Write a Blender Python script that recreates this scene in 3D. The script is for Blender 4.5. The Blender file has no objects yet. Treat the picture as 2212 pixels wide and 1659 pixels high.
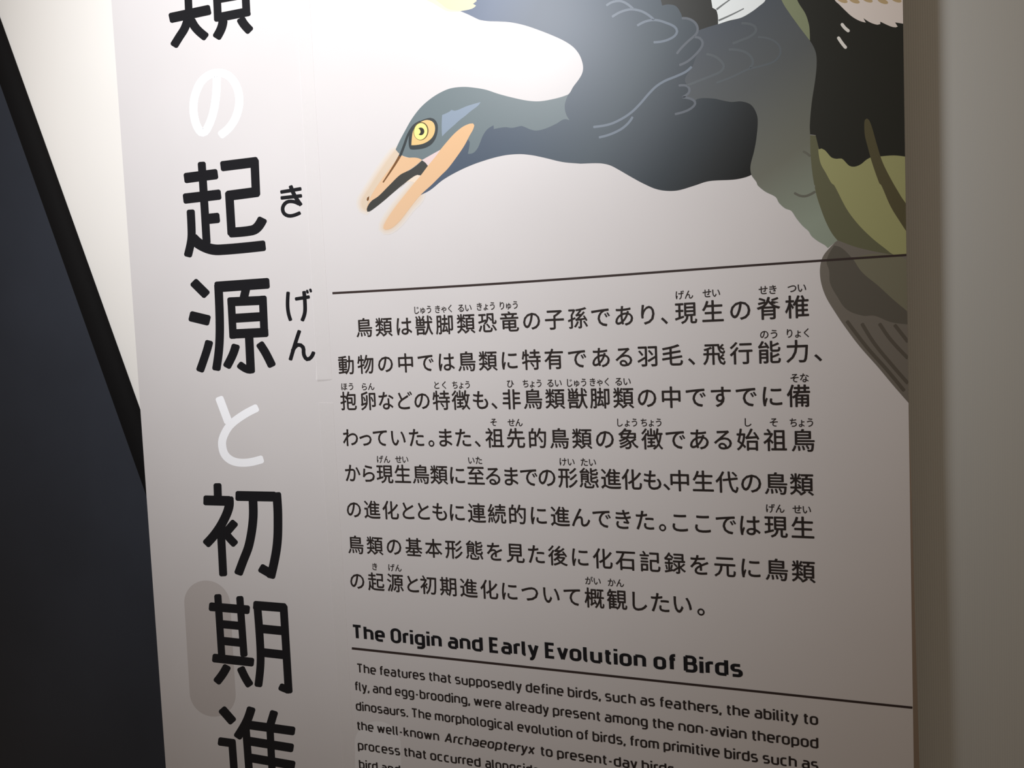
import bpy, math
from mathutils import Vector, Matrix

# ------------------------------------------------------------------ camera, world, lamp, exposure
C = bpy.context.scene.collection
SC = bpy.context.scene
F_PIX, U0, V0 = 1780.0, 1106.0, 829.5            # focal length and centre of the 2212 x 1659 frame
YAW, PITCH, ROLL = 0.3567, -0.0606, 0.0436
PANEL_W = 0.92                                    # width of the panel face, metres
Z0 = 1.45                                         # height of the upper rule line on the panel
CAM = Vector((0.8415, -0.8475, Z0 - 0.0567))
ROT = (Matrix.Rotation(YAW, 3, 'Z') @ Matrix.Rotation(PITCH, 3, 'X') @ Matrix.Rotation(ROLL, 3, 'Y'))

cam = bpy.data.cameras.new('camera')
cam.sensor_width = 36.0
cam.lens = F_PIX * 36.0 / 2212.0
cam.clip_start = 0.02
cam_ob = bpy.data.objects.new('camera', cam)
C.objects.link(cam_ob)
right, fwd, up = ROT.col[0], ROT.col[1], ROT.col[2]
cam_ob.matrix_world = Matrix.Translation(CAM) @ Matrix((right, up, -fwd)).transposed().to_4x4()
SC.camera = cam_ob

SC.view_settings.view_transform = 'Standard'
SC.view_settings.look = 'None'
SC.view_settings.gamma = 1.0
SC.view_settings.exposure = 0.0
SC.view_settings.use_curve_mapping = False

world = bpy.data.worlds.new('dim hall')
SC.world = world
world.use_nodes = True
world.node_tree.nodes['Background'].inputs['Color'].default_value = (1.0, 0.79, 0.62, 1)
world.node_tree.nodes['Background'].inputs['Strength'].default_value = 0.12


def at(u, v, y=0.0):
    """point where the sight line of a measured photo position meets the wall-parallel plane y"""
    d = ROT @ Vector(((u - U0) / F_PIX, 1.0, -(v - V0) / F_PIX))
    return CAM + d * ((y - CAM.y) / d.y)


GLOSS = at(1190, 30)                            # where the lamp mirrors in the laminate
LAMP_DIST = 0.9
mirror = Vector((CAM.x, -CAM.y, CAM.z))
LAMP = GLOSS + (GLOSS - mirror) * (LAMP_DIST / abs(CAM.y))
lamp = bpy.data.lights.new('exhibit_spotlight', 'SPOT')
lamp.energy = 64.5
lamp.color = (0.96, 0.97, 1.0)
lamp.shadow_soft_size = 0.09
lamp.spot_size = math.radians(90)
lamp.spot_blend = 1.0
lamp_ob = bpy.data.objects.new('exhibit_spotlight', lamp)
C.objects.link(lamp_ob)
lamp_ob.location = LAMP
lamp_ob.rotation_euler = (Vector((0.275, 0.0, 1.745)) - LAMP).to_track_quat('-Z', 'Y').to_euler()

lamp2 = bpy.data.lights.new('fill_lamp', 'POINT')     # added warm fill from the right, lifts the shadow on the wall
lamp2.energy = 22.0
lamp2.color = (1.0, 0.82, 0.62)
lamp2.shadow_soft_size = 0.25
lamp2_ob = bpy.data.objects.new('fill_lamp', lamp2)
C.objects.link(lamp2_ob)
lamp2_ob.location = (2.2, -0.8, 2.0)


# ------------------------------------------------------------------ materials
def lin(c):
    c = c / 255.0
    return c / 12.92 if c <= 0.04045 else ((c + 0.055) / 1.055) ** 2.4


def mat(name, col, rough=0.5, spec=0.5, noise=0.0, scale=40.0):
    m = bpy.data.materials.new(name)
    m.use_nodes = True
    nt = m.node_tree
    b = nt.nodes['Principled BSDF']
    b.inputs['Base Color'].default_value = (*col, 1)
    b.inputs['Roughness'].default_value = rough
    b.inputs['Specular IOR Level'].default_value = spec
    if noise:
        tc = nt.nodes.new('ShaderNodeTexCoord')
        n = nt.nodes.new('ShaderNodeTexNoise')
        n.inputs['Scale'].default_value = scale
        n.inputs['Detail'].default_value = 3
        r = nt.nodes.new('ShaderNodeValToRGB')
        r.color_ramp.elements[0].position = 0.3
        r.color_ramp.elements[1].position = 0.7
        r.color_ramp.elements[0].color = (*[c * (1 - noise) for c in col], 1)
        r.color_ramp.elements[1].color = (*[min(1, c * (1 + noise)) for c in col], 1)
        nt.links.new(tc.outputs['Object'], n.inputs['Vector'])
        nt.links.new(n.outputs['Fac'], r.inputs['Fac'])
        nt.links.new(r.outputs['Color'], b.inputs['Base Color'])
    return m


def print_gradient(name, p0, p1, stops, rough, spec):
    """printed colour blend along a straight direction on the sheet"""
    m = bpy.data.materials.new(name)
    m.use_nodes = True
    nt = m.node_tree
    b = nt.nodes['Principled BSDF']
    b.inputs['Roughness'].default_value = rough
    b.inputs['Specular IOR Level'].default_value = spec
    tc = nt.nodes.new('ShaderNodeTexCoord')
    d = p1 - p0
    dot = nt.nodes.new('ShaderNodeVectorMath')
    dot.operation = 'DOT_PRODUCT'
    dot.inputs[1].default_value = d / d.length_squared
    sub = nt.nodes.new('ShaderNodeMath')
    sub.operation = 'SUBTRACT'
    sub.inputs[1].default_value = p0.dot(d) / d.length_squared
    r = nt.nodes.new('ShaderNodeValToRGB')
    while len(r.color_ramp.elements) < len(stops):
        r.color_ramp.elements.new(0.5)
    for e, (t, c) in zip(r.color_ramp.elements, stops):
        e.position = t
        e.color = (*c, 1)
    nt.links.new(tc.outputs['Object'], dot.inputs[0])
    nt.links.new(dot.outputs['Value'], sub.inputs[0])
    nt.links.new(sub.outputs['Value'], r.inputs['Fac'])
    nt.links.new(r.outputs['Color'], b.inputs['Base Color'])
    return m


INK_R, INK_S = 0.38, 0.22


def ink(name, r, g, b, e=1.0):
    """laminated printing ink; e = light level at which the colour was read"""
    return mat(name, [min(0.9, max(0.002, lin(c) / e)) for c in (r, g, b)], INK_R, INK_S)


def A(r, g, b, e=1.0):
    return [min(0.9, max(0.002, lin(c) / e)) for c in (r, g, b)]


M_SHEET = mat('light grey laminated print', (0.60, 0.575, 0.57), INK_R, INK_S, 0.012, 9.0)
M_BOARD = mat('brown backing board', (0.23, 0.175, 0.13), 0.7, 0.2)
M_BLACK = ink('black ink', 24, 24, 27, 0.9)
M_TEXT = ink('brown black text ink', 42, 36, 34, 0.9)
M_RULE = ink('rule line ink', 52, 42, 40, 0.9)
M_WHITE = mat('white ink', (0.93, 0.94, 0.97), INK_R, INK_S)
M_WALLW = mat('white painted wall', (0.87, 0.84, 0.79), 0.7, 0.2, 0.02, 3.0)
M_NAVY = mat('dark navy board', (0.027, 0.032, 0.044), 0.55, 0.4, 0.12, 5.0)
M_EDGE = mat('shade-black edge', (0.0065, 0.006, 0.006), 0.75, 0.06)  # black stands in for shade on the board's rounded edge
M_MARK_D = mat('faint grey mark', (0.485, 0.45, 0.435), INK_R, INK_S)
M_MARK_L = mat('faint pale mark', (0.665, 0.65, 0.65), INK_R, INK_S)

M_BIRD = print_gradient('slate blue to charcoal print', at(1060, 20), at(1640, 330),
                        [(0.0, A(88, 102, 126, 1.2)), (0.15, A(76, 89, 106, 1.25)), (0.30, A(74, 88, 104, 1.25)), (0.55, A(74, 85, 93, 1.15)),
                         (0.67, A(66, 74, 81, 1.1)), (0.78, A(50, 57, 62, 1.05)), (0.90, A(37, 40, 41, 1.0)), (1.0, A(23, 24, 22, 1.0))], INK_R, INK_S)
M_HEAD = ink('grey green print', 116, 130, 134, 1.35)
M_HEADL = ink('pale blue print', 146, 162, 180, 1.35)
M_ORANGE = print_gradient('peach print', at(1020, 270), at(850, 490),
                          [(0, A(250, 202, 150, 1.45)), (1, A(226, 190, 154, 1.2))], INK_R, INK_S)
M_PALEBEAK = ink('pale beige print', 222, 203, 180, 1.25)
M_PINK = ink('pale pink print', 238, 216, 214, 1.35)
M_CREAMBEAK = ink('cream print', 245, 228, 208, 1.35)
M_MOUTH = ink('charcoal print', 60, 60, 57, 1.05)
M_EYERING = ink('eye ring print', 52, 58, 60, 1.1)
M_EYESKIN = ink('eye skin print', 244, 206, 140, 1.35)
M_IRISLINE = ink('iris line print', 92, 76, 36, 1.1)
M_IRIS = ink('yellow print', 253, 243, 148, 1.3)
M_PUPIL = ink('pupil print', 40, 38, 30, 1.1)
M_BROWN = ink('brown print', 112, 76, 42, 1.05)
M_BLK2 = ink('warm black print', 36, 36, 31, 0.85)
M_BLKFEATHER = ink('soft black print', 58, 60, 58, 1.1)
M_WING = print_gradient('grey wing print', at(1480, 90), at(1760, 480),
                        [(0.0, A(74, 81, 90, 1.1)), (0.35, A(76, 79, 79, 0.8)), (0.7, A(86, 87, 78, 0.62)),
                         (1.0, A(100, 107, 96, 0.5))], INK_R, INK_S)
M_WHITEFEATHER = ink('white feather print', 232, 238, 238, 1.1)
M_GREYLINE = ink('grey quill line', 110, 114, 114, 1.0)
M_LINE1 = ink('pale feather line', 120, 131, 144, 1.25)
M_LINE2 = ink('grey feather line', 98, 104, 112, 1.1)
M_LINE3 = ink('faint feather line', 84, 90, 94, 0.95)
M_LINE4 = ink('dark feather line', 74, 74, 66, 0.55)
M_OLIVE = ink('olive print', 102, 102, 70, 0.43)
M_OLIVE2 = ink('pale olive print', 112, 118, 92, 0.8)
M_DOLIVE = ink('dark olive print', 67, 67, 50, 0.48)
M_DSTRIPE = ink('dark stripe print', 62, 58, 40, 0.55)
M_PALEWING = ink('pale wing print', 186, 178, 172, 0.72)
M_TAN = ink('tan spot print', 158, 138, 104, 0.75)
M_CREAMTOP = ink('cream wing print', 236, 216, 160, 1.0)
M_CREAMTOPL = ink('pale cream wing print', 222, 209, 176, 1.0)
M_TAIL = ink('grey tail print', 76, 72, 66, 0.45)
M_TAILD = ink('dark tail print', 60, 57, 51, 0.45)
M_TAILO = ink('olive tail print', 78, 76, 63, 0.45)
M_TAILL = ink('tail barb line', 56, 52, 46, 0.42)
M_DASH = ink('dash print', 192, 190, 184, 0.75)


def m_fabric():
    m = mat('grey ribbed wall cloth', (0.47, 0.475, 0.455), 0.85, 0.15)
    nt = m.node_tree
    b = nt.nodes['Principled BSDF']
    tc = nt.nodes.new('ShaderNodeTexCoord')
    w = nt.nodes.new('ShaderNodeTexWave')
    w.bands_direction = 'X'
    w.inputs['Scale'].default_value = 150.0
    w.inputs['Distortion'].default_value = 0.6
    w.inputs['Detail'].default_value = 2.0
    bp = nt.nodes.new('ShaderNodeBump')
    bp.inputs['Strength'].default_value = 0.05
    bp.inputs['Distance'].default_value = 0.002
    nt.links.new(tc.outputs['Object'], w.inputs['Vector'])
    nt.links.new(w.outputs['Fac'], bp.inputs['Height'])
    nt.links.new(bp.outputs['Normal'], b.inputs['Normal'])
    return m


M_FABRIC = m_fabric()


def m_tape():
    m = bpy.data.materials.new('clear matte tape')
    m.use_nodes = True
    nt = m.node_tree
    b = nt.nodes['Principled BSDF']
    b.inputs['Base Color'].default_value = (0.86, 0.84, 0.83, 1)
    b.inputs['Roughness'].default_value = 0.45
    t = nt.nodes.new('ShaderNodeBsdfTransparent')
    mx = nt.nodes.new('ShaderNodeMixShader')
    mx.inputs[0].default_value = 0.22
    nt.links.new(t.outputs[0], mx.inputs[1])
    nt.links.new(b.outputs[0], mx.inputs[2])
    nt.links.new(mx.outputs[0], nt.nodes['Material Output'].inputs['Surface'])
    return m


M_TAPE = m_tape()


# ------------------------------------------------------------------ mesh helpers
def link(name, verts, faces, m, parent=None):
    me = bpy.data.meshes.new(name)
    me.from_pydata(verts, [], faces)
    me.update()
    me.materials.append(m)
    o = bpy.data.objects.new(name, me)
    C.objects.link(o)
    if parent is not None:
        o.parent = parent
    return o


def box(lo, hi):
    x0, y0, z0 = lo
    x1, y1, z1 = hi
    v = [(x0, y0, z0), (x1, y0, z0), (x1, y1, z0), (x0, y1, z0), (x0, y0, z1), (x1, y0, z1), (x1, y1, z1), (x0, y1, z1)]
    f = [(0, 3, 2, 1), (4, 5, 6, 7), (0, 1, 5, 4), (1, 2, 6, 5), (2, 3, 7, 6), (3, 0, 4, 7)]
    return v, f


def join(*vf):
    V, Fc = [], []
    for v, f in vf:
        n = len(V)
        V += list(v)
        Fc += [tuple(i + n for i in q) for q in f]
    return V, Fc


def smooth(pts, closed=True, corner=52, step=5.0):
    """curve through measured points; turns sharper than `corner` degrees stay sharp"""
    P = [Vector(p) for p in pts]
    n = len(P)
    ang = []
    for i in range(n):
        a = P[i] - P[i - 1]
        b = P[(i + 1) % n] - P[i]
        if a.length < 1e-6 or b.length < 1e-6:
            ang.append(180)
        else:
            ang.append(math.degrees(abs(a.angle_signed(b))))
    out = []
    for i in range(n if closed else n - 1):
        p, q = P[i], P[(i + 1) % n]
        L = (q - p).length

        def tan(k, other):
            sharp = ang[k] > corner or (not closed and k in (0, n - 1))
            if sharp:
                return None
            t = P[(k + 1) % n] - P[k - 1]
            return t.normalized() * L
        t0, t1 = tan(i, 1), tan((i + 1) % n, 0)
        if t0 is None:
            t0 = (q - p) if t1 is None else (q - p) * 1.5 - t1 * 0.5
        if t1 is None:
            t1 = (q - p) if ang[i] > corner else (q - p) * 1.5 - t0 * 0.5
        k = max(1, int(L / step))
        for s in range(k):
            t = s / k
            h = (2 * t**3 - 3 * t**2 + 1, t**3 - 2 * t**2 + t, -2 * t**3 + 3 * t**2, t**3 - t**2)
            out.append(p * h[0] + t0 * h[1] + q * h[2] + t1 * h[3])
    if not closed:
        out.append(P[-1])
    return out


X_LEFT, X_RIGHT = 0.0, PANEL_W


def clip_right(pts, x):
    """Sutherland-Hodgman cut of an outline at the panel's right edge"""
    out = []
    for i in range(len(pts)):
        a, b = pts[i - 1], pts[i]
        ia, ib = a.x <= x, b.x <= x
        if ia != ib:
            t = (x - a.x) / (b.x - a.x)
            out.append(a + (b - a) * t)
        if ib:
            out.append(b)
    return out


def layer(k):
    return -(0.00045 + 0.00002 * k)


def conv(pts, s):
    """measured positions in an enlarged view (x0, y0, scale) -> photo positions"""
    if s is None:
        return pts
    return [(s[0] + x / s[2], s[1] + y / s[2]) for x, y in pts]


Z1 = (700, 0, 3.6867)
Z2 = (1200, 0, 3.6867)
Z3 = (1612, 0, 3.6867)
Z4 = (1612, 400, 3.6867)
Z5 = (700, 150, 5.53)
Z6 = (700, 250, 5.53)
T1 = (0, 0, 3.16)
T2 = (200, 300, 3.16)
T3 = (100, 800, 3.16)
T4 = (200, 1134, 3.16)


def shape(name, pts, m, k, parent, s=None, corner=52, raw=False):
    """flat printed area"""
    q = conv(pts, s)
    q = [Vector(p) for p in q] if raw else smooth(q, True, corner, 4.0)
    W = [at(p.x, p.y, layer(k)) for p in q]
    W = clip_right(W, X_RIGHT)
    return link(name, W, [tuple(range(len(W)))], m, parent)


def offset_outline(q, d):
    n = len(q)
    area = sum(q[i - 1].x * q[i].y - q[i].x * q[i - 1].y for i in range(n))
    sg = 1 if area > 0 else -1
    out = []
    for i in range(n):
        t = (q[(i + 1) % n] - q[i - 1])
        if t.length < 1e-6:
            continue
        t.normalize()
        out.append(q[i] + Vector((t.y, -t.x)) * d * sg)
    return out


def stroke_mesh(pts, w, y, cap=4.0, curved=True, taper=None, corner=100):
    """ribbon along a measured path, width w in photo pixels, softly rounded ends"""
    q = smooth(pts, False, corner, 4.0) if curved else [Vector(p) for p in pts]
    if cap > 0:
        def ends(q):
            a, b = q[0], q[1]
            d = (b - a).normalized()
            c = min(cap, w * 0.5)
            res = [(a, w - 2 * c), (a + d * c * 0.3, w - c * 0.75), (a + d * c, w)]
            return res, c
        h, c = ends(q)
        t, _ = ends(q[::-1])
        total = sum((q[i + 1] - q[i]).length for i in range(len(q) - 1))
        acc, mid = 0.0, []
        for i in range(1, len(q) - 1):
            acc += (q[i] - q[i - 1]).length
            if c * 1.05 < acc < total - c * 1.05:
                mid.append((q[i], w))
        q = h + mid + t[::-1]
    else:
        q = [(p, w) for p in q]
    if taper:
        n = len(q) - 1
        q = [(p, ww * (taper[0] + (taper[1] - taper[0]) * i / n)) for i, (p, ww) in enumerate(q)]
    V, Fc = [], []
    n = len(q)
    for i, (p, ww) in enumerate(q):
        a = (q[i][0] - q[i - 1][0]) if i > 0 else (q[1][0] - q[0][0])
        b = (q[i + 1][0] - q[i][0]) if i < n - 1 else a
        a, b = a.normalized(), b.normalized()
        t = (a + b)
        t = t.normalized() if t.length > 1e-6 else a
        c = max(0.6, t.dot(a))
        nrm = Vector((-t.y, t.x)) * (ww * 0.5 / c)
        for sg in (1, -1):
            s = p + nrm * sg
            V.append(at(s.x, s.y, y))
    for i in range(n - 1):
        Fc.append((2 * i, 2 * i + 1, 2 * i + 3, 2 * i + 2))
    return V, Fc


def strokes(name, items, m, k, parent, s=None, cap=4.0):
    """a printed sign made of strokes: (points, width[, straight])"""
    parts = []
    for i, it in enumerate(items):
        w = it[1] / (s[2] if s else 1.0)
        straight = len(it) > 2 and it[2]
        parts.append(stroke_mesh(conv(it[0], s), w, layer(k) - 0.000001 * i, cap, not straight))
    return link(name, *join(*parts), m, parent)


def tag(o, label=None, cat=None, group=None, kind=None):
    for k, v in (('label', label), ('category', cat), ('group', group), ('kind', kind)):
        if v:
            o[k] = v
    return o


# ------------------------------------------------------------------ the setting
WALL_Y = 0.062
v, f = box((-1.6, WALL_Y, 0.0), (0.42, WALL_Y + 0.10, 3.0))
tag(link('wall_left', v, f, M_WALLW), kind='structure')
v, f = box((0.42, WALL_Y, 0.0), (2.6, WALL_Y + 0.10, 3.0))
tag(link('wall_right', v, f, M_FABRIC), kind='structure')

# ------------------------------------------------------------------ the panel
panel = bpy.data.objects.new('information_panel', None)
C.objects.link(panel)
tag(panel, 'light grey bilingual museum text panel with bird illustration, mounted on the wall', 'information panel')

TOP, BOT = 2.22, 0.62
lo = at(1987, 1659)                               # brown board widens a little past the print towards the foot
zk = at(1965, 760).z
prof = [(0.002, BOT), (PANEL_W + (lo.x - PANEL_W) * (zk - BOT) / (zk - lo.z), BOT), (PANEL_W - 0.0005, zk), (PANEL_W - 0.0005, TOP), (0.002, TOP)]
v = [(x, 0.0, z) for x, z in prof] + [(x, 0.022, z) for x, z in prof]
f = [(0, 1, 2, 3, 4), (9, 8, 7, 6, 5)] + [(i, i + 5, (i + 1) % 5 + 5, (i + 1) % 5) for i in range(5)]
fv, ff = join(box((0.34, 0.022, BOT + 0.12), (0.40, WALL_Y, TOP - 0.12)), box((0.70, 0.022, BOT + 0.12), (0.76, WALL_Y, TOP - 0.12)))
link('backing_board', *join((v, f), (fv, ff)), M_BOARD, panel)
v, f = box((X_LEFT, -0.0004, BOT), (X_RIGHT, 0.0, TOP))
link('print_sheet', v, f, M_SHEET, panel)


def capsule(name, u0, v0, u1, v1, m, k, tilt=0.07):
    r = (u1 - u0) / 2
    pts = []
    for i in range(25):
        a = math.pi + math.pi * i / 24
        pts.append((u0 + r + r * math.cos(a), v0 + r + r * math.sin(a)))
    for i in range(25):
        a = math.pi * i / 24
        pts.append((u0 + r + r * math.cos(a), v1 - r + r * math.sin(a)))
    pts = [(x + (y - (v0 + v1) / 2) * tilt, y) for x, y in pts]
    shape(name, pts, m, k, panel, raw=True)


capsule('rounded_mark', 404, 1254, 503, 1548, M_MARK_D, 0, 0.06)
capsule('rounded_mark', 768, 1558, 868, 1860, M_MARK_L, 0, 0.02)

# ------------------------------------------------------------------ title column
TC = 'title_character'
strokes(TC, [
    ([(1155, 125), (1438, 65)], 70), ([(1272, -330), (1290, 120)], 52),
    ([(1290, 100), (1262, 190), (1222, 255), (1183, 318)], 58), ([(1300, 130), (1340, 195), (1412, 258)], 60),
    ([(1110, -175), (1440, -235)], 66), ([(1150, -320), (1190, -240)], 58), ([(1395, -360), (1345, -275)], 58),
    ([(1265, -195), (1225, -110), (1165, -25)], 54), ([(1285, -185), (1330, -120), (1390, -70)], 54),
    ([(1455, -345), (1740, -390)], 62), ([(1590, -360), (1575, -270)], 52),
    ([(1470, -280), (1488, 148)], 54), ([(1455, -255), (1700, -295)], 62), ([(1664, -292), (1682, 90)], 54),
    ([(1480, -135), (1680, -170)], 52), ([(1480, -5), (1680, -40)], 58), ([(1484, 121), (1708, 77)], 62),
    ([(1524, 130), (1512, 190), (1474, 262)], 62), ([(1640, 122), (1665, 165), (1712, 216)], 62)], M_BLACK, 2, panel, T1)
no = strokes(TC, [([(1480, 522), (1476, 640), (1458, 760), (1424, 858), (1386, 904), (1348, 868), (1325, 790), (1321, 715),
                    (1335, 640), (1372, 560), (1430, 512), (1500, 496), (1568, 524), (1617, 595), (1634, 690), (1614, 790),
                    (1568, 868), (1498, 928)], 55)], M_WHITE, 2, panel, T1)
tag(no, 'white title character')
strokes(TC, [
    ([(624, 269), (855, 239)], 71), ([(618, 409), (877, 379)], 71), ([(744, 156), (760, 400), (779, 720)], 55),
    ([(770, 548), (868, 538)], 71), ([(669, 482), (676, 640), (672, 700), (648, 806)], 56),
    ([(676, 668), (725, 715), (800, 750), (870, 757), (1181, 728)], 73),
    ([(873, 188), (1130, 156)], 70), ([(1105, 135), (1116, 392)], 58), ([(1138, 360), (912, 390)], 70),
    ([(932, 358), (950, 660)], 58), ([(930, 640), (1090, 624), (1128, 600), (1164, 540)], 68)], M_BLACK, 2, panel, T2)
strokes(TC, [
    ([(684, 972), (783, 1070)], 64), ([(660, 1208), (801, 1242)], 72), ([(798, 1376), (778, 1450), (730, 1590)], 56),
    ([(833, 1012), (1208, 985)], 74), ([(858, 985), (868, 1250), (864, 1420), (843, 1582)], 58),
    ([(1050, 1010), (1028, 1105)], 58), ([(920, 1113), (1188, 1101)], 62), ([(945, 1085), (960, 1365)], 52),
    ([(1161, 1070), (1173, 1352)], 54), ([(950, 1226), (1170, 1212)], 62), ([(934, 1333), (1200, 1320)], 64),
    ([(1068, 1340), (1080, 1592)], 58), ([(1105, 1570), (1060, 1575), (995, 1535)], 52),
    ([(980, 1402), (958, 1470), (912, 1562)], 58), ([(1136, 1392), (1180, 1460), (1228, 1556)], 58)], M_BLACK, 2, panel, T2)
to = strokes(TC, [([(1178, 180), (1246, 362)], 56),
                  ([(1446, 252), (1345, 305), (1255, 375), (1210, 450), (1200, 510), (1222, 580), (1280, 622), (1370, 630),
                    (1482, 604)], 55)], M_WHITE, 2, panel, T3)
tag(to, 'white title character')
strokes(TC, [
    ([(1168, 770), (1172, 890)], 55), ([(1072, 887), (1262, 892)], 68),
    ([(1246, 862), (1246, 935), (1205, 1035), (1150, 1120), (1085, 1192)], 62), ([(1190, 1060), (1208, 1406)], 55),
    ([(1292, 1032), (1225, 1110)], 58), ([(1205, 1085), (1246, 1140), (1295, 1192)], 54),
    ([(1291, 857), (1570, 862)], 68), ([(1410, 870), (1411, 1020), (1384, 1190), (1340, 1310), (1308, 1396)], 60),
    ([(1572, 832), (1581, 1000), (1574, 1200), (1530, 1420)], 60), ([(1550, 1398), (1456, 1344)], 62)], M_BLACK, 2, panel, T3)
strokes(TC, [
    ([(794, 557), (1073, 580)], 60), ([(854, 472), (882, 900)], 50), ([(1004, 485), (1034, 900)], 50),
    ([(868, 676), (1020, 690)], 56), ([(875, 790), (1028, 806)], 56), ([(817, 907), (1102, 938)], 60),
    ([(922, 958), (890, 1015), (842, 1078)], 58), ([(1008, 970), (1042, 1042), (1078, 1100)], 56),
    ([(1096, 548), (1322, 566)], 62), ([(1122, 525), (1143, 800), (1146, 950), (1130, 1106)], 54),
    ([(1303, 545), (1339, 1150)], 54), ([(1128, 706), (1310, 724)], 60), ([(1140, 868), (1318, 888)], 60),
    ([(1355, 1128), (1320, 1120), (1274, 1100)], 52)], M_BLACK, 2, panel, T4)
strokes(TC, [
    ([(878, 1252), (962, 1348)], 62), ([(856, 1476), (975, 1492)], 58), ([(951, 1470), (975, 1800)], 52),
    ([(1086, 1243), (1052, 1340), (984, 1455)], 60), ([(1045, 1370), (1080, 1830)], 52),
    ([(1242, 1268), (1208, 1380)], 56), ([(1210, 1370), (1232, 1810)], 50), ([(1060, 1364), (1382, 1408)], 60),
    ([(1060, 1474), (1372, 1524)], 60), ([(1066, 1588), (1382, 1642)], 60), ([(1075, 1720), (1400, 1775)], 62),
    ([(985, 1790), (930, 1850), (862, 1900)], 54), ([(940, 1830), (1040, 1890), (1200, 1910), (1440, 1935)], 62)], M_BLACK, 2, panel, T4)

RC = 'reading_character'
strokes(RC, [([(1281, 364), (1426, 340)], 25), ([(1283, 404), (1430, 388)], 25), ([(1350, 318), (1378, 385), (1424, 455)], 28),
             ([(1412, 446), (1370, 428), (1325, 432), (1298, 468), (1308, 510), (1350, 526), (1420, 503)], 25)], M_BLACK, 2, panel, T2, 2)
strokes(RC, [([(1335, 1043), (1331, 1130), (1337, 1190), (1353, 1242)], 25), ([(1381, 1094), (1483, 1078)], 24),
             ([(1443, 1038), (1450, 1130), (1448, 1190), (1429, 1244)], 26), ([(1462, 1030), (1470, 1056)], 17),
             ([(1484, 1022), (1492, 1048)], 17)], M_BLACK, 2, panel, T2, 2)
strokes(RC, [([(1413, 1306), (1382, 1400), (1349, 1512)], 26),
             ([(1362, 1452), (1402, 1406), (1436, 1422), (1442, 1472), (1464, 1504), (1492, 1490), (1510, 1452)], 26)],
        M_BLACK, 2, panel, T2, 2)

# ------------------------------------------------------------------ rule lines
link('rule_line', *stroke_mesh([(718, 633.2), (1100, 610.9), (1612, 573.9), (1975, 549.5)], 4.6, layer(14), 0), M_RULE, panel)
link('rule_line', *stroke_mesh([(760, 1400.4), (1300, 1458.1), (1850, 1516.2), (1971, 1528.7)], 4.8, layer(14), 0), M_RULE, panel)

# ------------------------------------------------------------------ running text
_cache = {}


def glyph(ch, offset=0.0):
    key = (ch, offset)
    if key not in _cache:
        cu = bpy.data.curves.new('letter', 'FONT')
        cu.body = ch
        cu.size = 1.0
        cu.offset = offset
        cu.resolution_u = 3
        o = bpy.data.objects.new('letter', cu)
        C.objects.link(o)
        dg = bpy.context.evaluated_depsgraph_get()
        dg.update()
        ev = o.evaluated_get(dg)
        me = ev.to_mesh()
        _cache[key] = ([(p.co.x, p.co.y) for p in me.vertices], [tuple(p.vertices) for p in me.polygons])
        ev.to_mesh_clear()
        bpy.data.objects.remove(o)
        bpy.data.curves.remove(cu)
    return _cache[key]


def put(ch, c, sx, sz, y, offset, out, centre_x=False):
    """one character with the middle of its square at panel point c"""
    vs, fs = glyph(ch)
    if not vs:
        return
    mx = (min(p[0] for p in vs) + max(p[0] for p in vs)) / 2 if centre_x else 0.5
    for i, (dx, dz) in enumerate(((offset, 0), (-offset, 0), (0, offset), (0, -offset))):   # heavier weight
        out.append(([(c.x + (px + dx - mx) * sx, y - i * 0.000001, c.z + (pz + dz - 0.38) * sz) for px, pz in vs], fs))


EM_X, EM_Z = 0.0230, 0.0236


def jp_line(text, anchors):
    out = []
    an = [(i, at(u, v)) for i, u, v in anchors]
    for i, ch in enumerate(text):
        for (i0, p0), (i1, p1) in zip(an, an[1:]):
            if i0 <= i <= i1:
                c = p0.lerp(p1, (i - i0) / (i1 - i0))
                break
        put(ch, c, EM_X, EM_Z, layer(14), 0.011, out, ch in '、。')
    link('text_line', *join(*out), M_TEXT, panel)


def ruby_line(items):
    for text, u, v in items:
        out = []
        c = at(u, v)
        n = len(text)
        adv = 0.0091 if n < 3 else 0.0077
        for i, ch in enumerate(text):
            p = Vector((c.x + (i - (n - 1) / 2) * adv, 0, c.z))
            put(ch, p, 0.0094 if n < 3 else 0.0085, 0.0098, layer(14), 0.012, out, True)
        link('reading_aid', *join(*out), M_TEXT, panel)


jp_line('鳥類は獣脚類恐竜の子孫であり、現生の脊椎',
        [(0, 787.2, 707.6), (3, 916.3, 702.8), (7, 1100.4, 694.5), (10, 1248, 687), (13, 1399.4, 679), (14, 1435, 678), (15, 1481.6, 675.5), (19, 1722, 662.5)])
jp_line('動物の中では鳥類に特有である羽毛、飛行能力、',
        [(0, 748.5, 788.3), (3, 876.7, 783.8), (6, 1008.7, 780.4), (9, 1147.9, 776.8), (12, 1298, 771.8), (15, 1452, 767), (16, 1493.7, 766), (17, 1542.7, 764.5), (20, 1722.8, 758.5), (21, 1767, 757)])
jp_line('抱卵などの特徴も、非鳥類獣脚類の中ですでに備',
        [(0, 753.3, 865.8), (1, 796, 865.5), (4, 912, 864.8), (7, 1039, 863.6), (8, 1067.8, 863), (9, 1105, 862.2), (12, 1247.5, 860.3), (16, 1450, 857.8), (21, 1725.3, 854.7)])
jp_line('わっていた。また、祖先的鳥類の象徴である始祖鳥',
        [(0, 757.7, 945), (2, 822, 945), (3, 860, 945), (4, 900, 945), (5, 931.8, 945), (6, 962, 945), (7, 1000.8, 945.2), (8, 1031.8, 945.3), (9, 1068.8, 945.6), (12, 1208.7, 946.8), (16, 1408.9, 948), (20, 1615.5, 949.3), (22, 1734.8, 951)])
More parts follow.
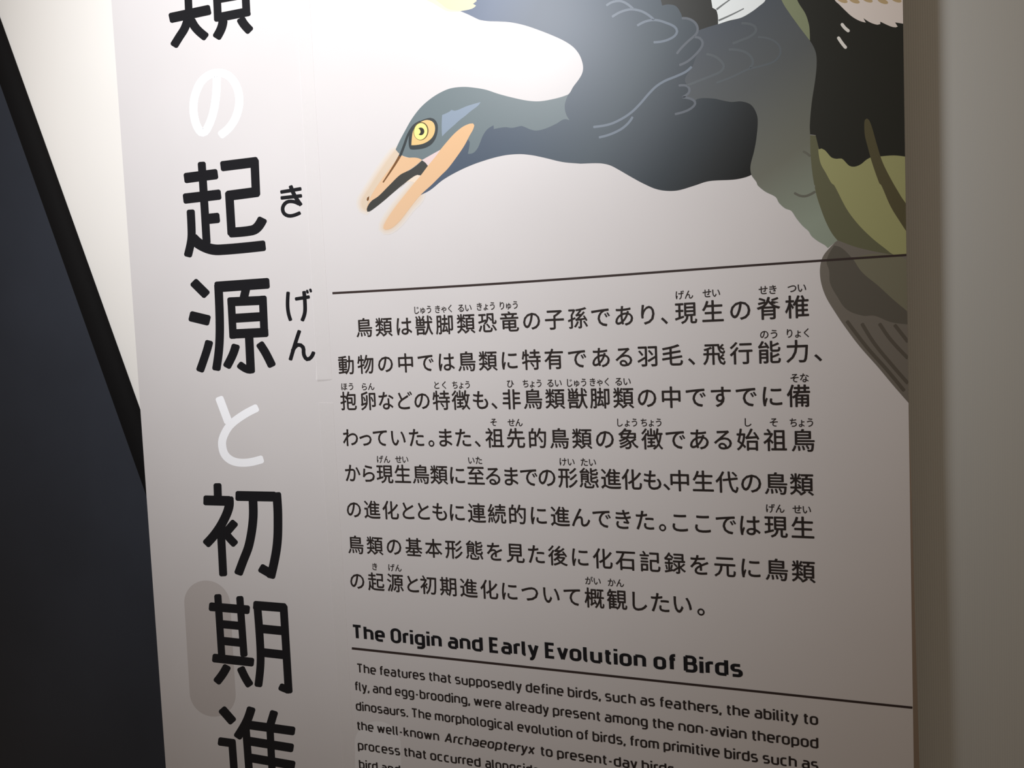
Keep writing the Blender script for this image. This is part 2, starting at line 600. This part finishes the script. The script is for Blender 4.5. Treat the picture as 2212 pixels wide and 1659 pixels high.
jp_line('から現生鳥類に至るまでの形態進化も、中生代の鳥類',
        [(0, 761.8, 1021.5), (2, 831.5, 1023.2), (4, 909.6, 1024.3), (7, 1028.3, 1026.8), (11, 1181.8, 1030.3), (14, 1319.6, 1034), (16, 1410.4, 1036.4), (17, 1439.9, 1037.2), (18, 1468.4, 1037.9), (22, 1676.3, 1044), (23, 1731.6, 1045.8)])
jp_line('の進化とともに連続的に進んできた。ここでは現生',
        [(0, 765, 1099.4), (2, 844, 1101.7), (3, 881.5, 1102.8), (4, 914.7, 1103.8), (6, 987.5, 1106.3), (9, 1117.8, 1111), (11, 1210, 1115), (15, 1393, 1123.5), (16, 1431, 1125.5), (17, 1469, 1127.5), (20, 1619, 1134.5), (22, 1734, 1139.5)])
jp_line('鳥類の基本形態を見た後に化石記録を元に鳥類',
        [(0, 769, 1176.3), (3, 894, 1181.8), (6, 1025.4, 1188.4), (10, 1204.9, 1199.8), (13, 1351.9, 1209.3), (15, 1457.9, 1216.2), (18, 1621.5, 1226.5), (20, 1735.4, 1233.9)])
jp_line('の起源と初期進化について概観したい。',
        [(0, 772.3, 1253.8), (2, 854.2, 1258.6), (3, 891.6, 1261), (4, 926.4, 1263.3), (7, 1057, 1273), (11, 1236.5, 1288), (13, 1333, 1294.5), (16, 1473.7, 1304.5), (17, 1514, 1307.5)])
ruby_line([('じゅう', 913.7, 669), ('きゃく', 959, 667), ('るい', 1004, 664.9), ('きょう', 1049.8, 661.5), ('りゅう', 1098.9, 659.3),
           ('げん', 1478.5, 636.6), ('せい', 1537, 632.8), ('せき', 1658.9, 625.9), ('つい', 1721.5, 622)])
ruby_line([('のう', 1661.4, 721.8), ('りょく', 1723.7, 719.2)])
ruby_line([('ほう', 751.4, 834.8), ('らん', 795, 834.8), ('とく', 951.7, 831.6), ('ちょう', 996.6, 831), ('ひ', 1103, 828.5), ('ちょう', 1150, 828),
           ('るい', 1197.6, 827.2), ('じゅう', 1245.9, 826.2), ('きゃく', 1295.6, 824.8), ('るい', 1345.6, 823.7), ('そな', 1726.9, 816)])
ruby_line([('そ', 1066.6, 911.7), ('せん', 1113, 912.4), ('しょう', 1355, 912.3), ('ちょう', 1407, 912.3), ('し', 1616, 911.8), ('そ', 1671.5, 911.8), ('ちょう', 1731.6, 912.3)])
ruby_line([('げん', 829, 991.8), ('せい', 868.5, 992), ('いた', 1026.7, 994), ('けい', 1225.3, 997.2), ('たい', 1271.2, 998)])
ruby_line([('げん', 1674.7, 1097.8), ('せい', 1732.3, 1100)])
ruby_line([('き', 810, 1223.4), ('げん', 853.6, 1226), ('がい', 1281.6, 1254.3), ('かん', 1330.7, 1258.3)])


# roman letters: square-shouldered grotesque drawn as stroke centre lines (x, y, corner radius); x-height 0.72, capitals 1.0
R1 = 0.19
ROMAN = {
    'a': (0.44, [[(0.04, .72), (.44, .72, R1), (.44, 0)], [(.44, .42), (0, .42, .16), (0, 0, .16), (.44, 0)]]),
    'b': (0.46, [[(0, 1), (0, 0)], [(0, 0), (.46, 0, R1), (.46, .72, R1), (0, .72)]]),
    'c': (0.40, [[(.40, 0), (0, 0, R1), (0, .72, R1), (.40, .72)]]),
    'd': (0.46, [[(.46, 1), (.46, 0)], [(.46, 0), (0, 0, R1), (0, .72, R1), (.46, .72)]]),
    'e': (0.46, [[(.42, 0), (0, 0, R1), (0, .72, R1), (.46, .72, R1), (.46, .36), (0, .36)]]),
    'f': (0.21, [[(.09, 0), (.09, 1, .15), (.28, 1)], [(-.03, .72), (.26, .72)]]),
    'g': (0.46, [[(.46, .72), (.46, -.27, R1), (.04, -.27)], [(.46, .04), (0, .04, R1), (0, .72, R1), (.46, .72)]]),
    'h': (0.46, [[(0, 1), (0, 0)], [(0, .72), (.46, .72, R1), (.46, 0)]]),
    'i': (0.0, [[(0, .76), (0, -.06)], [(0, .92), (0, 1.08)]]),
    'k': (0.42, [[(0, 1), (0, 0)], [(.38, .72), (.02, .34)], [(.14, .44), (.42, 0)]]),
    'l': (0.08, [[(0, 1), (0, 0, .12), (.12, 0)]]),
    'm': (0.76, [[(0, .72), (0, 0)], [(0, .72), (.38, .72, .15), (.38, 0)], [(.34, .72), (.76, .72, .15), (.76, 0)]]),
    'n': (0.46, [[(0, .72), (0, 0)], [(0, .72), (.46, .72, R1), (.46, 0)]]),
    'o': (0.46, [[(.23, 0), (0, 0, R1), (0, .72, R1), (.46, .72, R1), (.46, 0, R1), (.22, 0)]]),
    'p': (0.46, [[(0, .72), (0, -.27)], [(0, 0), (.46, 0, R1), (.46, .72, R1), (0, .72)]]),
    'r': (0.17, [[(0, .72), (0, 0)], [(0, .56), (.03, .72, .12), (.28, .72)]]),
    's': (0.40, [[(0, 0), (.40, 0, .14), (.40, .36, .14), (0, .36, .14), (0, .72, .14), (.38, .72)]]),
    't': (0.23, [[(.09, .94), (.09, 0, .14), (.28, 0)], [(-.03, .72), (.27, .72)]]),
    'u': (0.46, [[(0, .72), (0, 0, R1), (.46, 0)], [(.46, .72), (.46, 0)]]),
    'v': (0.38, [[(-.03, .78), (.19, -.06)], [(.41, .78), (.19, -.06)]]),
    'w': (0.70, [[(0, .74), (.17, -.02)], [(.35, .72), (.17, -.02)], [(.35, .72), (.53, -.02)], [(.70, .74), (.53, -.02)]]),
    'x': (0.42, [[(0, .74), (.42, -.02)], [(.42, .74), (0, -.02)]]),
    'y': (0.38, [[(-.03, .78), (.20, -.03)], [(.41, .78), (.16, -.20, .10), (.08, -.27), (-.02, -.27)]]),
    'A': (0.58, [[(0, -.02), (.29, 1.02)], [(.58, -.02), (.29, 1.02)], [(.10, .28), (.48, .28)]]),
    'B': (0.50, [[(0, 1), (0, 0)], [(0, 1), (.46, 1, R1), (.46, .53, R1), (0, .53)], [(0, .53), (.50, .53, R1), (.50, 0, R1), (0, 0)]]),
    'E': (0.42, [[(.42, 1), (0, 1), (0, 0), (.42, 0)], [(0, .52), (.37, .52)]]),
    'O': (0.50, [[(.25, 0), (0, 0, .25), (0, 1, .25), (.50, 1, .25), (.50, 0, .25), (.24, 0)]]),
    'T': (0.50, [[(-.02, 1), (.52, 1)], [(.25, 1), (.25, 0)]]),
    '.': (0.0, [[(0, -.09), (0, .10)]]), ',': (0.0, [[(.02, .10), (-.05, -.20)]]), '-': (0.22, [[(0, .36), (.22, .36)]]),
}


GAP = 0.105


def filleted(pts):
    """polyline with rounded corners"""
    out = []
    for i, p in enumerate(pts):
        v = Vector(p[:2])
        rad = p[2] if len(p) > 2 else 0
        if rad and 0 < i < len(pts) - 1:
            a, b = Vector(pts[i - 1][:2]), Vector(pts[i + 1][:2])
            ra, rb = min(rad, (a - v).length * 0.5 if len(pts[i - 1]) > 2 else (a - v).length), min(rad, (b - v).length * 0.5 if len(pts[i + 1]) > 2 else (b - v).length)
            p0, p2 = v + (a - v).normalized() * ra, v + (b - v).normalized() * rb
            for k in range(7):
                t = k / 6
                w = 0.72
                den = (1 - t) ** 2 + 2 * w * t * (1 - t) + t * t
                out.append((p0 * (1 - t) ** 2 + v * 2 * w * t * (1 - t) + p2 * t * t) / den)
        else:
            out.append(v)
    res = [out[0]]
    for q in out[1:]:
        if (q - res[-1]).length > 1e-4:
            res.append(q)
    return res


def ribbon2d(q, w):
    V, Fc = [], []
    n = len(q)
    for i in range(n):
        a = (q[i] - q[i - 1]) if i else (q[1] - q[0])
        b = (q[i + 1] - q[i]) if i < n - 1 else a
        a, b = a.normalized(), b.normalized()
        t = a + b
        t = t.normalized() if t.length > 1e-6 else a
        nrm = Vector((-t.y, t.x)) * (w * 0.5 / max(0.6, t.dot(a)))
        V += [q[i] + nrm, q[i] - nrm]
    for i in range(n - 1):
        Fc.append((2 * i, 2 * i + 1, 2 * i + 3, 2 * i + 2))
    return V, Fc


def latin(name, segs, cap, w, m):
    """segs: (text, start u, v, end u, v on the baseline[, slant]); cap = capital height in metres, w = stroke weight"""
    out = []
    for s in segs:
        text, u0, v0, u1, v1 = s[:5]
        sl = s[5] if len(s) > 5 else 0.0
        p0, p1 = at(u0, v0), at(u1, v1)
        x, rib = 0.0, []
        for ch in text:
            if ch == ' ':
                x += 0.29
                continue
            adv, paths = ROMAN[ch]
            for pa in paths:
                V, Fc = ribbon2d(filleted(pa), w)
                rib.append(([(q.x + x, q.y) for q in V], Fc))
            x += adv + w + GAP
        total = x - GAP - w
        hs = cap / (1.0 + w)
        for k, (V, Fc) in enumerate(rib):
            pts = []
            for px, pz in V:
                z = (pz + w * 0.5) * hs
                c = p0.lerp(p1, (px + w * 0.5) / (total + w))
                pts.append((c.x + z * sl, layer(14) - 0.0000004 * (k % 5), c.z + z))
            out.append((pts, Fc))
    link(name, *join(*out), m, panel)


latin('heading_line', [('The Origin and Early Evolution of Birds', 761.8, 1379.6, 1604.8, 1463.2)], 0.0181, 0.205, M_BLACK)
EC = 0.0118
for line in ([('The features that supposedly define birds, such as feathers, the ability to', 771.9, 1452.6, 1767.5, 1566.2)],
             [('fly, and egg-brooding, were already present among the non-avian theropod', 767.3, 1491.2, 1768, 1616.6)],
             [('dinosaurs. The morphological evolution of birds, from primitive birds such as', 769.7, 1533.8, 1768, 1663.5)],
             [('the well-known', 771.9, 1576.0, 949.5, 1600.6), ('Archaeopteryx', 960.4, 1602.5, 1154.3, 1629.5, 0.18),
              ('to present-day birds', 1167.9, 1631.5, 1458, 1673)],
             [('process that occurred', 774, 1618.8, 1039, 1656.5), ('alongside', 1049, 1658, 1166, 1675)],
             [('bird and', 776.5, 1659.5, 866, 1672.5)]):
    latin('text_line', line, EC, 0.165, M_TEXT)

# ------------------------------------------------------------------ the bird with the orange beak
bird = shape('bird_illustration', conv([
    (1085, 88), (1150, 116), (1210, 145), (1240, 158), (1310, 168), (1400, 171), (1490, 178), (1600, 202), (1720, 243), (1840, 291),
    (1920, 330), (1985, 375), (2030, 430), (2055, 490), (2063, 540), (2055, 585), (2030, 630), (1985, 690), (1945, 752), (1880, 775),
    (1780, 798), (1500, 850), (1160, 960), (1060, 1150), (930, 1330), (830, 1460), (770, 1553), (850, 1510), (950, 1430), (1100, 1347),
    (1250, 1287), (1420, 1240), (1550, 1227), (1650, 1235), (1750, 1255), (1900, 1290), (2040, 1303)], Z1) + conv([
        (200, 1303), (350, 1300), (430, 1315), (500, 1350), (600, 1408), (700, 1462), (800, 1505), (890, 1520), (980, 1515), (1100, 1480),
        (1220, 1443), (1420, 1430), (1500, 1415), (1560, 1392), (1700, 1300), (1700, 700), (1500, 300), (1138, 243), (1135, 220), (1110, 180),
        (1060, 148), (1008, 140), (1000, 110), (960, 50), (900, 35), (850, 45), (835, -20), (800, -300), (-500, -300)], Z2) + conv([
            (1180, -100), (1215, 8), (1185, 30), (1210, 45), (1180, 68)], Z1), M_BIRD, 3, panel)

B = bird
shape('head', [(1945, 752), (1880, 775), (1780, 798), (1700, 807), (1610, 800), (1500, 777), (1390, 748), (1290, 715), (1200, 699), (1110, 692),
               (1010, 703), (930, 735), (850, 785), (770, 855), (700, 945), (640, 1050), (600, 1125), (570, 1190), (600, 1225), (640, 1245),
               (690, 1257), (740, 1257), (780, 1272), (925, 1192), (1010, 1120), (1100, 1060), (1145, 1110), (1160, 1130), (1145, 1225), (1185, 1220),
               (1220, 1185), (1245, 1130), (1265, 1080), (1300, 1030), (1350, 998), (1352, 1028), (1440, 1013), (1500, 1018), (1575, 1003),
               (1600, 1012), (1640, 1030), (1690, 1040), (1760, 1025), (1850, 985), (1910, 950), (1955, 957), (1930, 915), (1918, 870),
               (1920, 820)], M_HEAD, 4, B, Z1, 60)
shape('head_highlight', [(1410, 545), (1500, 503), (1520, 484), (1560, 494), (1620, 475), (1700, 440), (1790, 412), (1870, 390), (1840, 432), (1750, 500),
                         (1680, 560), (1620, 605), (1560, 660), (1480, 730), (1410, 800), (1405, 690)], M_HEADL, 5, B, Z5, 60)
# soft printed glow round the beak, then the beak
UB = [(855, 405), (905, 460), (940, 480), (1000, 500), (1080, 500), (1130, 508), (1170, 528), (1100, 590), (1020, 645), (920, 706), (858, 776),
      (728, 892), (630, 982), (560, 1020), (525, 1075), (508, 1132), (470, 1110), (448, 1070), (448, 1020), (490, 940), (560, 830), (650, 690), (760, 530)]
LB = [(1240, 598), (1280, 540), (1390, 405), (1460, 320), (1560, 210), (1660, 130), (1740, 95), (1780, 92), (1795, 115), (1780, 165), (1740, 235),
      (1680, 350), (1600, 470), (1480, 630), (1400, 710), (1280, 830), (1150, 950), (1020, 1110), (920, 1240), (840, 1320), (780, 1355), (730, 1362),
      (708, 1345), (712, 1310), (760, 1220), (850, 1090), (960, 950), (1080, 800), (1155, 712)]
GLOW = [ink('glow print outer', 247, 239, 231, 1.52), ink('glow print middle', 247, 234, 220, 1.52), ink('glow print inner', 247, 228, 207, 1.52)]
LBG = [(1150, 950), (1020, 1110), (920, 1240), (840, 1320), (780, 1355), (730, 1362), (708, 1345), (712, 1310), (760, 1220), (850, 1090), (960, 950), (1080, 800)]
UBG = [(520, 1080), (505, 1130), (470, 1110), (448, 1070), (448, 1020), (490, 940), (560, 830), (650, 690), (760, 530), (850, 415), (700, 800)]
for d, gm, k in ((11, GLOW[0], 1.0), (7, GLOW[1], 1.3), (3, GLOW[2], 1.6)):
    for pts in (UBG, LBG):
        q = offset_outline(smooth(conv(pts, Z6), True, 70, 4.0), d)
        shape('beak_glow', [(p.x, p.y) for p in q], gm, k, B, raw=True)
up_b = shape('upper_beak', UB, M_ORANGE, 5, B, Z6, 45)
shape('beak_ridge', [(855, 405), (905, 462), (840, 560), (740, 690), (640, 830), (560, 960), (520, 1060), (505, 1132), (470, 1110), (448, 1070),
                     (448, 1020), (490, 940), (560, 830), (650, 690), (760, 530)], M_PALEBEAK, 6, B, Z6, 60)
shape('nostril', [(540, 960), (536, 1000), (526, 1018), (514, 1016), (509, 1000), (516, 978)], M_BROWN, 7, B, Z6)
shape('lower_beak', LB, M_ORANGE, 6, B, Z6, 45)
shape('gape_skin', [(1172, 528), (1390, 405), (1345, 470), (1240, 598), (1215, 565)], M_PINK, 7, B, Z6, 30)
shape('beak_lining', [(1155, 714), (1112, 706), (1060, 734), (985, 790), (900, 870), (1000, 790), (1080, 800)], M_CREAMBEAK, 5, B, Z6, 50)
shape('mouth', [(1170, 533), (1215, 565), (1240, 598), (1155, 712), (1115, 706), (1060, 733), (950, 815), (830, 915), (720, 1010), (620, 1090),
                (540, 1145), (515, 1145), (510, 1115), (530, 1065), (570, 1015), (650, 960), (780, 830), (910, 705), (1020, 650), (1100, 595)],
      M_MOUTH, 8, B, Z6, 45)
# eye
eye = shape('eye', [(1016, 925), (1028, 952), (1100, 956), (1200, 940), (1280, 897), (1330, 830), (1355, 750), (1358, 670), (1340, 620), (1305, 587),
                    (1270, 577), (1210, 590), (1140, 620), (1080, 670), (1035, 725), (1014, 800), (1010, 870)], M_EYERING, 7, B, Z5, 70)
link('eye_stripe', *join(stroke_mesh(conv([(1150, 622), (1075, 668), (1030, 730), (995, 800), (960, 900), (915, 1018)], Z5), 6.2, layer(7.2), 0, True, (0.7, 0.9)),
                         stroke_mesh(conv([(918, 1010), (830, 1160), (706, 1348)], Z5), 5.6, layer(7.3), 0, True, (1.0, 0.45))), M_EYERING, B)
link('beak_line', *stroke_mesh(conv([(905, 1035), (830, 1160), (704, 1350)], Z5), 5.4, layer(7.6), 0, True, (1.0, 0.5)), M_BROWN, B)
shape('eye_skin', [(1043, 905), (1049, 820), (1062, 740), (1100, 670), (1160, 625), (1230, 603), (1290, 620), (1320, 662), (1325, 730), (1300, 800),
                   (1250, 852), (1180, 888), (1100, 903)], M_EYESKIN, 8, eye, Z5, 70)


def oval(name, cx, cy, rx, ry, m, k, parent, s, tilt=0.0, n=40):
    pts = []
    for i in range(n):
        a = 2 * math.pi * i / n
        x, y = rx * math.cos(a), ry * math.sin(a)
        pts.append((cx + x * math.cos(tilt) - y * math.sin(tilt), cy + x * math.sin(tilt) + y * math.cos(tilt)))
    return shape(name, pts, m, k, parent, s, raw=True)


oval('iris_line', 1158, 738, 89, 109, M_IRISLINE, 8.6, eye, Z5, 0.15)
oval('iris', 1154, 740, 79, 100, M_IRIS, 9.2, eye, Z5, 0.15)
oval('pupil', 1155, 740, 43, 46, M_PUPIL, 9.8, eye, Z5)
oval('pupil_notch', 1114, 742, 38, 37, M_IRIS, 10.4, eye, Z5)

# wing of the first bird
wing = shape('wing', conv([(1138, 243), (1290, 193), (1480, 140), (1560, 95), (1640, 30), (1672, -40), (1830, -40), (1870, 110), (1950, 225), (2030, 330),
                           (2070, 410), (2080, 490), (2070, 620), (2040, 820), (2025, 1000), (2028, 1080), (2030, 1200), (2040, 1330), (2055, 1440),
                           (2080, 1560), (2112, 1659)], Z2) + conv([
                               (625, 270), (660, 345), (690, 395), (727, 440), (650, 500), (630, 480), (570, 445), (520, 405), (495, 365), (450, 325),
                               (400, 265), (357, 203), (310, 185), (260, 140), (235, 95), (150, 50), (90, 0)], Z4) + conv([
                                   (1600, 1450), (1560, 1392), (1553, 1320), (1580, 1210), (1600, 1100), (1610, 950), (1590, 880), (1550, 830), (1480, 808),
                                   (1400, 812), (1330, 800), (1260, 785), (1130, 788), (1105, 830), (1115, 800), (1060, 780), (1010, 772), (1060, 735),
                                   (1050, 685), (1030, 640), (1050, 590), (1090, 530), (1120, 450), (1150, 400), (1174, 340), (1150, 305), (1112, 292),
                                   (1130, 260)], Z2), M_WING, 5, B, corner=60)


def fline(pts, m, w=5.2, k=6.5, s=Z2, taper=(1, 1)):
    link('feather_line', *stroke_mesh(conv(pts, s), w, layer(k), 1.5, True, taper), m, B)


fline([(405, 45), (450, 18), (510, 8), (560, 25), (620, 72)], M_LINE1)
fline([(460, 0), (470, -30)], M_LINE1)
fline([(450, 135), (520, 95), (600, 75), (680, 88), (740, 120), (785, 158)], M_LINE1)
fline([(650, 205), (720, 170), (800, 160), (890, 185), (950, 215), (968, 250), (950, 285), (900, 315), (840, 332), (780, 337)], M_LINE1)
fline([(1005, 145), (1060, 150), (1110, 180), (1132, 225), (1120, 270), (1060, 325), (1000, 385), (965, 430)], M_LINE2)
fline([(1105, 295), (1150, 305), (1172, 340), (1160, 380), (1110, 440), (1050, 490), (985, 520)], M_LINE2)
fline([(1200, 430), (1270, 450), (1320, 490), (1340, 530), (1315, 570), (1240, 605), (1150, 640), (1050, 680)], M_LINE3)
fline([(980, 682), (1040, 682), (1065, 705), (1060, 740), (1010, 775)], M_LINE2, 5.0)
fline([(1010, 775), (1070, 785), (1110, 810), (1105, 840), (1050, 880), (950, 910)], M_LINE2, 5.0)
fline([(1085, 530), (1040, 570), (960, 608), (870, 645), (800, 690), (740, 750), (680, 820), (610, 890), (530, 945), (430, 990), (300, 1012)], M_LINE1)
fline([(615, 930), (580, 980), (520, 1030), (430, 1072), (345, 1095)], M_LINE1)
fline([(1480, 185), (1550, 192), (1590, 215), (1595, 250), (1550, 290), (1480, 320), (1410, 348)], M_LINE3)
fline([(1380, 395), (1450, 398), (1520, 420), (1565, 465), (1570, 510), (1545, 540)], M_LINE3)
fline([(1610, 295), (1690, 305), (1760, 340), (1790, 385), (1785, 440), (1740, 490), (1640, 525), (1540, 550), (1400, 615), (1280, 660)], M_LINE3, 4.2)
fline([(1970, 1205), (2000, 1220), (2030, 1245)], M_LINE4)
fline([(1900, 1535), (1950, 1560), (2000, 1560), (2070, 1525)], M_LINE4)
shape('cream_feather', [(800, -10), (860, 20), (930, 62), (985, 88), (1082, 90), (1180, 68), (1210, 45), (1185, 30), (1215, 8), (1200, -250), (500, -250)],
      M_CREAMTOPL, 2.0, B, Z1, 60)
shape('cream_feather', [(880, -10), (930, 30), (985, 70), (1082, 84), (1180, 66), (1208, 45), (1182, 30), (1212, 8), (1200, -250), (600, -250)],
      M_CREAMTOP, 2.5, B, Z1, 60)

# ------------------------------------------------------------------ the black and olive bird beside it
dark = shape('dark_bird_illustration', [
    (-760, -300), (-700, 0), (-600, 150), (-500, 260), (-400, 300), (0, 260), (440, 260), (480, 700), (480, 1070), (552, 1076), (570, 1150), (580, 1188), (600, 1183), (625, 1195), (652, 1225), (680, 1255), (720, 1265),
    (760, 1263), (790, 1290), (820, 1320), (860, 1328), (910, 1310), (960, 1270), (1000, 1250), (1060, 1245), (1180, 1237), (1290, 1250),
    (1290, 195), (1240, 187), (1185, 178), (1206, 212), (1190, 218), (1150, 210), (1068, 172), (1068, 192), (1045, 197), (990, 180), (933, 145),
    (952, 180), (900, 165), (840, 130), (790, 85), (740, 35), (705, 0), (600, -300)], M_BLK2, 2.5, panel, Z3, 40)
D = dark
shape('pale_wing', [(600, -300), (705, 0), (740, 35), (790, 85), (840, 130), (900, 165), (952, 180), (935, 146), (990, 180), (1045, 197), (1066, 192), (1068, 173),
                    (1150, 210), (1190, 218), (1206, 212), (1186, 179), (1240, 187), (1290, 195), (1290, -300)], M_PALEWING, 1.8, D, Z3, 40)
for cx, cy in ((765, 2), (862, 6), (965, -2), (1088, 10), (1195, -2)):
    oval('tan_spot', cx, cy, 44, 18, M_TAN, 2.2, D, Z3, 0.35)
for pts in ([(757, 185), (785, 222), (822, 252)], [(729, 292), (760, 340), (798, 386)]):
    link('white_dash', *stroke_mesh(conv(pts, Z3), 7.0, layer(3), 3.0), M_DASH, D)
wf = shape('white_feather', [(1200, -300), (1237, -20), (1245, 30), (1250, 62), (1280, 78), (1292, 120), (1295, 193), (1380, 165), (1480, 140), (1560, 95),
                             (1620, 50), (1672, 0), (1760, -300)], M_WHITEFEATHER, 5.6, D, Z2, 45)
for pts in ([(1400, -10), (1340, 32), (1282, 76)], [(1500, 68), (1400, 118), (1298, 164)]):
    link('quill_line', *stroke_mesh(conv(pts, Z2), 3.4, layer(6.4), 0, True, (0.7, 1.2)), M_GREYLINE, wf)
shape('olive_stripe', [(1700, -300), (1800, 0), (1870, 115), (1950, 225), (2026, 324), (2024, 250), (2018, 195), (1990, 110), (1925, 0), (1840, -300)],
      M_OLIVE2, 6.2, D, Z2, 60)
leg = shape('dark_olive_leg', conv([(505, 1075), (555, 1078), (572, 1150), (580, 1183), (900, 1200), (1290, 1200), (1290, 1659)], Z3) + conv(
    [(1290, 560), (1270, 600), (1275, 1010), (900, 690), (760, 500), (700, 420), (625, 300), (560, 100), (545, 0)], Z4) + conv(
        [(530, 1480), (505, 1300)], Z3), M_DOLIVE, 2.2, D, corner=60)
shape('olive_patch', conv([(573, 1190), (600, 1183), (625, 1195), (652, 1225), (680, 1255), (720, 1265), (760, 1263), (790, 1290), (820, 1320), (860, 1328),
                           (910, 1310), (960, 1270), (1000, 1252), (1060, 1247), (1180, 1239), (1290, 1252)], Z3) + conv(
    [(1290, 545), (1250, 560), (1180, 557), (1100, 500), (1000, 420), (890, 310), (800, 190), (700, 0)], Z4) + conv(
        [(680, 1460), (635, 1380), (592, 1300)], Z3), M_OLIVE, 4, leg, corner=60)
shape('leg_stripe', conv([(940, 990), (945, 955), (960, 943), (977, 955), (1000, 1010), (1040, 1150), (1085, 1290), (1160, 1440), (1230, 1560), (1290, 1665)], Z3) + conv(
    [(1290, 390), (1230, 300), (1150, 170), (1075, 0)], Z4) + conv([(1060, 1460), (1000, 1290), (970, 1180), (945, 1080)], Z3), M_DSTRIPE, 4.6, leg, corner=60)
tail = shape('tail', conv([(650, 515), (610, 570), (590, 640), (588, 720), (605, 810), (640, 900), (700, 1000), (780, 1120), (900, 1280), (1050, 1450),
                           (1150, 1570), (1225, 1657), (1300, 1742), (1320, 1000), (1320, 560), (1190, 557), (900, 500), (727, 438)], Z4), M_TAIL, 2.35, D, corner=45)
shape('tail_shade', [(700, 480), (760, 500), (850, 590), (920, 690), (1050, 800), (1170, 910), (1300, 1030), (1300, 1110), (1150, 1090), (1020, 1040), (930, 1040),
                     (800, 990), (720, 880), (668, 780), (660, 680), (640, 600)], M_TAILD, 2.8, tail, Z4, 60)
shape('tail_band', [(850, 580), (1000, 548), (1185, 556), (1290, 600), (1290, 1010), (1170, 910), (1050, 800), (920, 690)], M_TAILO, 3.1, tail, Z4, 60)
for pts in ([(920, 1100), (1020, 1260), (1150, 1420), (1290, 1580)], [(1060, 1100), (1150, 1230), (1290, 1380)], [(1180, 1110), (1290, 1250)],
            [(800, 1080), (960, 1290), (1120, 1470), (1260, 1640)]):
    link('tail_barb', *stroke_mesh(conv(pts, Z4), 8.0, layer(3.8), 2.0), M_TAILL, tail)
for o in list(dark.children_recursive) + list(bird.children_recursive) + [c for c in panel.children if c.name.startswith('rule_line')]:
    for vtx in o.data.vertices:                    # nothing printed runs past the sheet
        if vtx.co.x > X_RIGHT:
            vtx.co.x = X_RIGHT

# ------------------------------------------------------------------ tape on the seam between title and picture
def tape(label, tl, tr, br, bl, curl):
    nu, nv = 6, 40
    V = []
    for j in range(nv + 1):
        t = j / nv
        for i in range(nu + 1):
            s = i / nu
            u = (tl[0] * (1 - s) + tr[0] * s) * (1 - t) + (bl[0] * (1 - s) + br[0] * s) * t
            w = (tl[1] * (1 - s) + tr[1] * s) * (1 - t) + (bl[1] * (1 - s) + br[1] * s) * t
            p = at(u, w)
            lift = 0.0008
            if curl and t > 0.965:
                lift += 0.0030 * max(0.0, (t - 0.965) / 0.035 - (1 - s) * 0.15) * (1 - s) ** 0.5
            V.append((p.x, -0.0010 - (lift - 0.0008), p.z))
    Fc = [(j * (nu + 1) + i, j * (nu + 1) + i + 1, (j + 1) * (nu + 1) + i + 1, (j + 1) * (nu + 1) + i) for j in range(nv) for i in range(nu)]
    o = link('adhesive_tape', V, Fc, M_TAPE)
    tag(o, label, 'tape', 'tape strips on the panel seam')


tape('upper clear tape strip beside the title, curled corner near the middle of the panel', (622, -330), (650, -330), (718, 819), (686, 820), True)
tape('lower clear tape strip on the panel seam, below the curled end of the other', (689, 869), (720, 870), (783, 1900), (757, 1900), False)

# ------------------------------------------------------------------ dark partition board at the left
PB = WALL_Y - 0.018
a = at(-260, -700, PB)
b = at(420, 1210, PB)
d0, d1 = at(0, 35, WALL_Y - 0.001), at(302, 880, WALL_Y - 0.001)


def along(z, y):
    """x of the slanted right edge at height z"""
    t = (z - d0.z) / (d1.z - d0.z)
    return d0.x + (d1.x - d0.x) * t


ztop, zbot = 2.3, 0.9
bw = 0.0275                                        # width of the rounded edge, its shade deepened by black colour
part = bpy.data.objects.new('slanted_board', None)
C.objects.link(part)
tag(part, 'dark navy slanted board with black rounded edge left of the panel', 'board')
xs = along(ztop, 0) - bw, along(zbot, 0) - bw
v = [(-1.5, PB, 0.05), (xs[1], PB, 0.05), (xs[1], PB, zbot), (xs[0], PB, ztop), (-1.5, PB, ztop)]
v += [(x, WALL_Y - 0.002, z) for x, y, z in v]
link('face_board', v, [(0, 1, 2, 3, 4), (9, 8, 7, 6, 5)] + [(i, i + 5, (i + 1) % 5 + 5, (i + 1) % 5) for i in range(5)], M_NAVY, part)
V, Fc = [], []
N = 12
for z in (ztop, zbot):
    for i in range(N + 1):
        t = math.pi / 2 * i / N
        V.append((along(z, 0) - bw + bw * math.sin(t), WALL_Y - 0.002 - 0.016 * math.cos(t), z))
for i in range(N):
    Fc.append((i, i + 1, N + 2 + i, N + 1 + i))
e = link('shaded_edge', V, Fc, M_EDGE, part)
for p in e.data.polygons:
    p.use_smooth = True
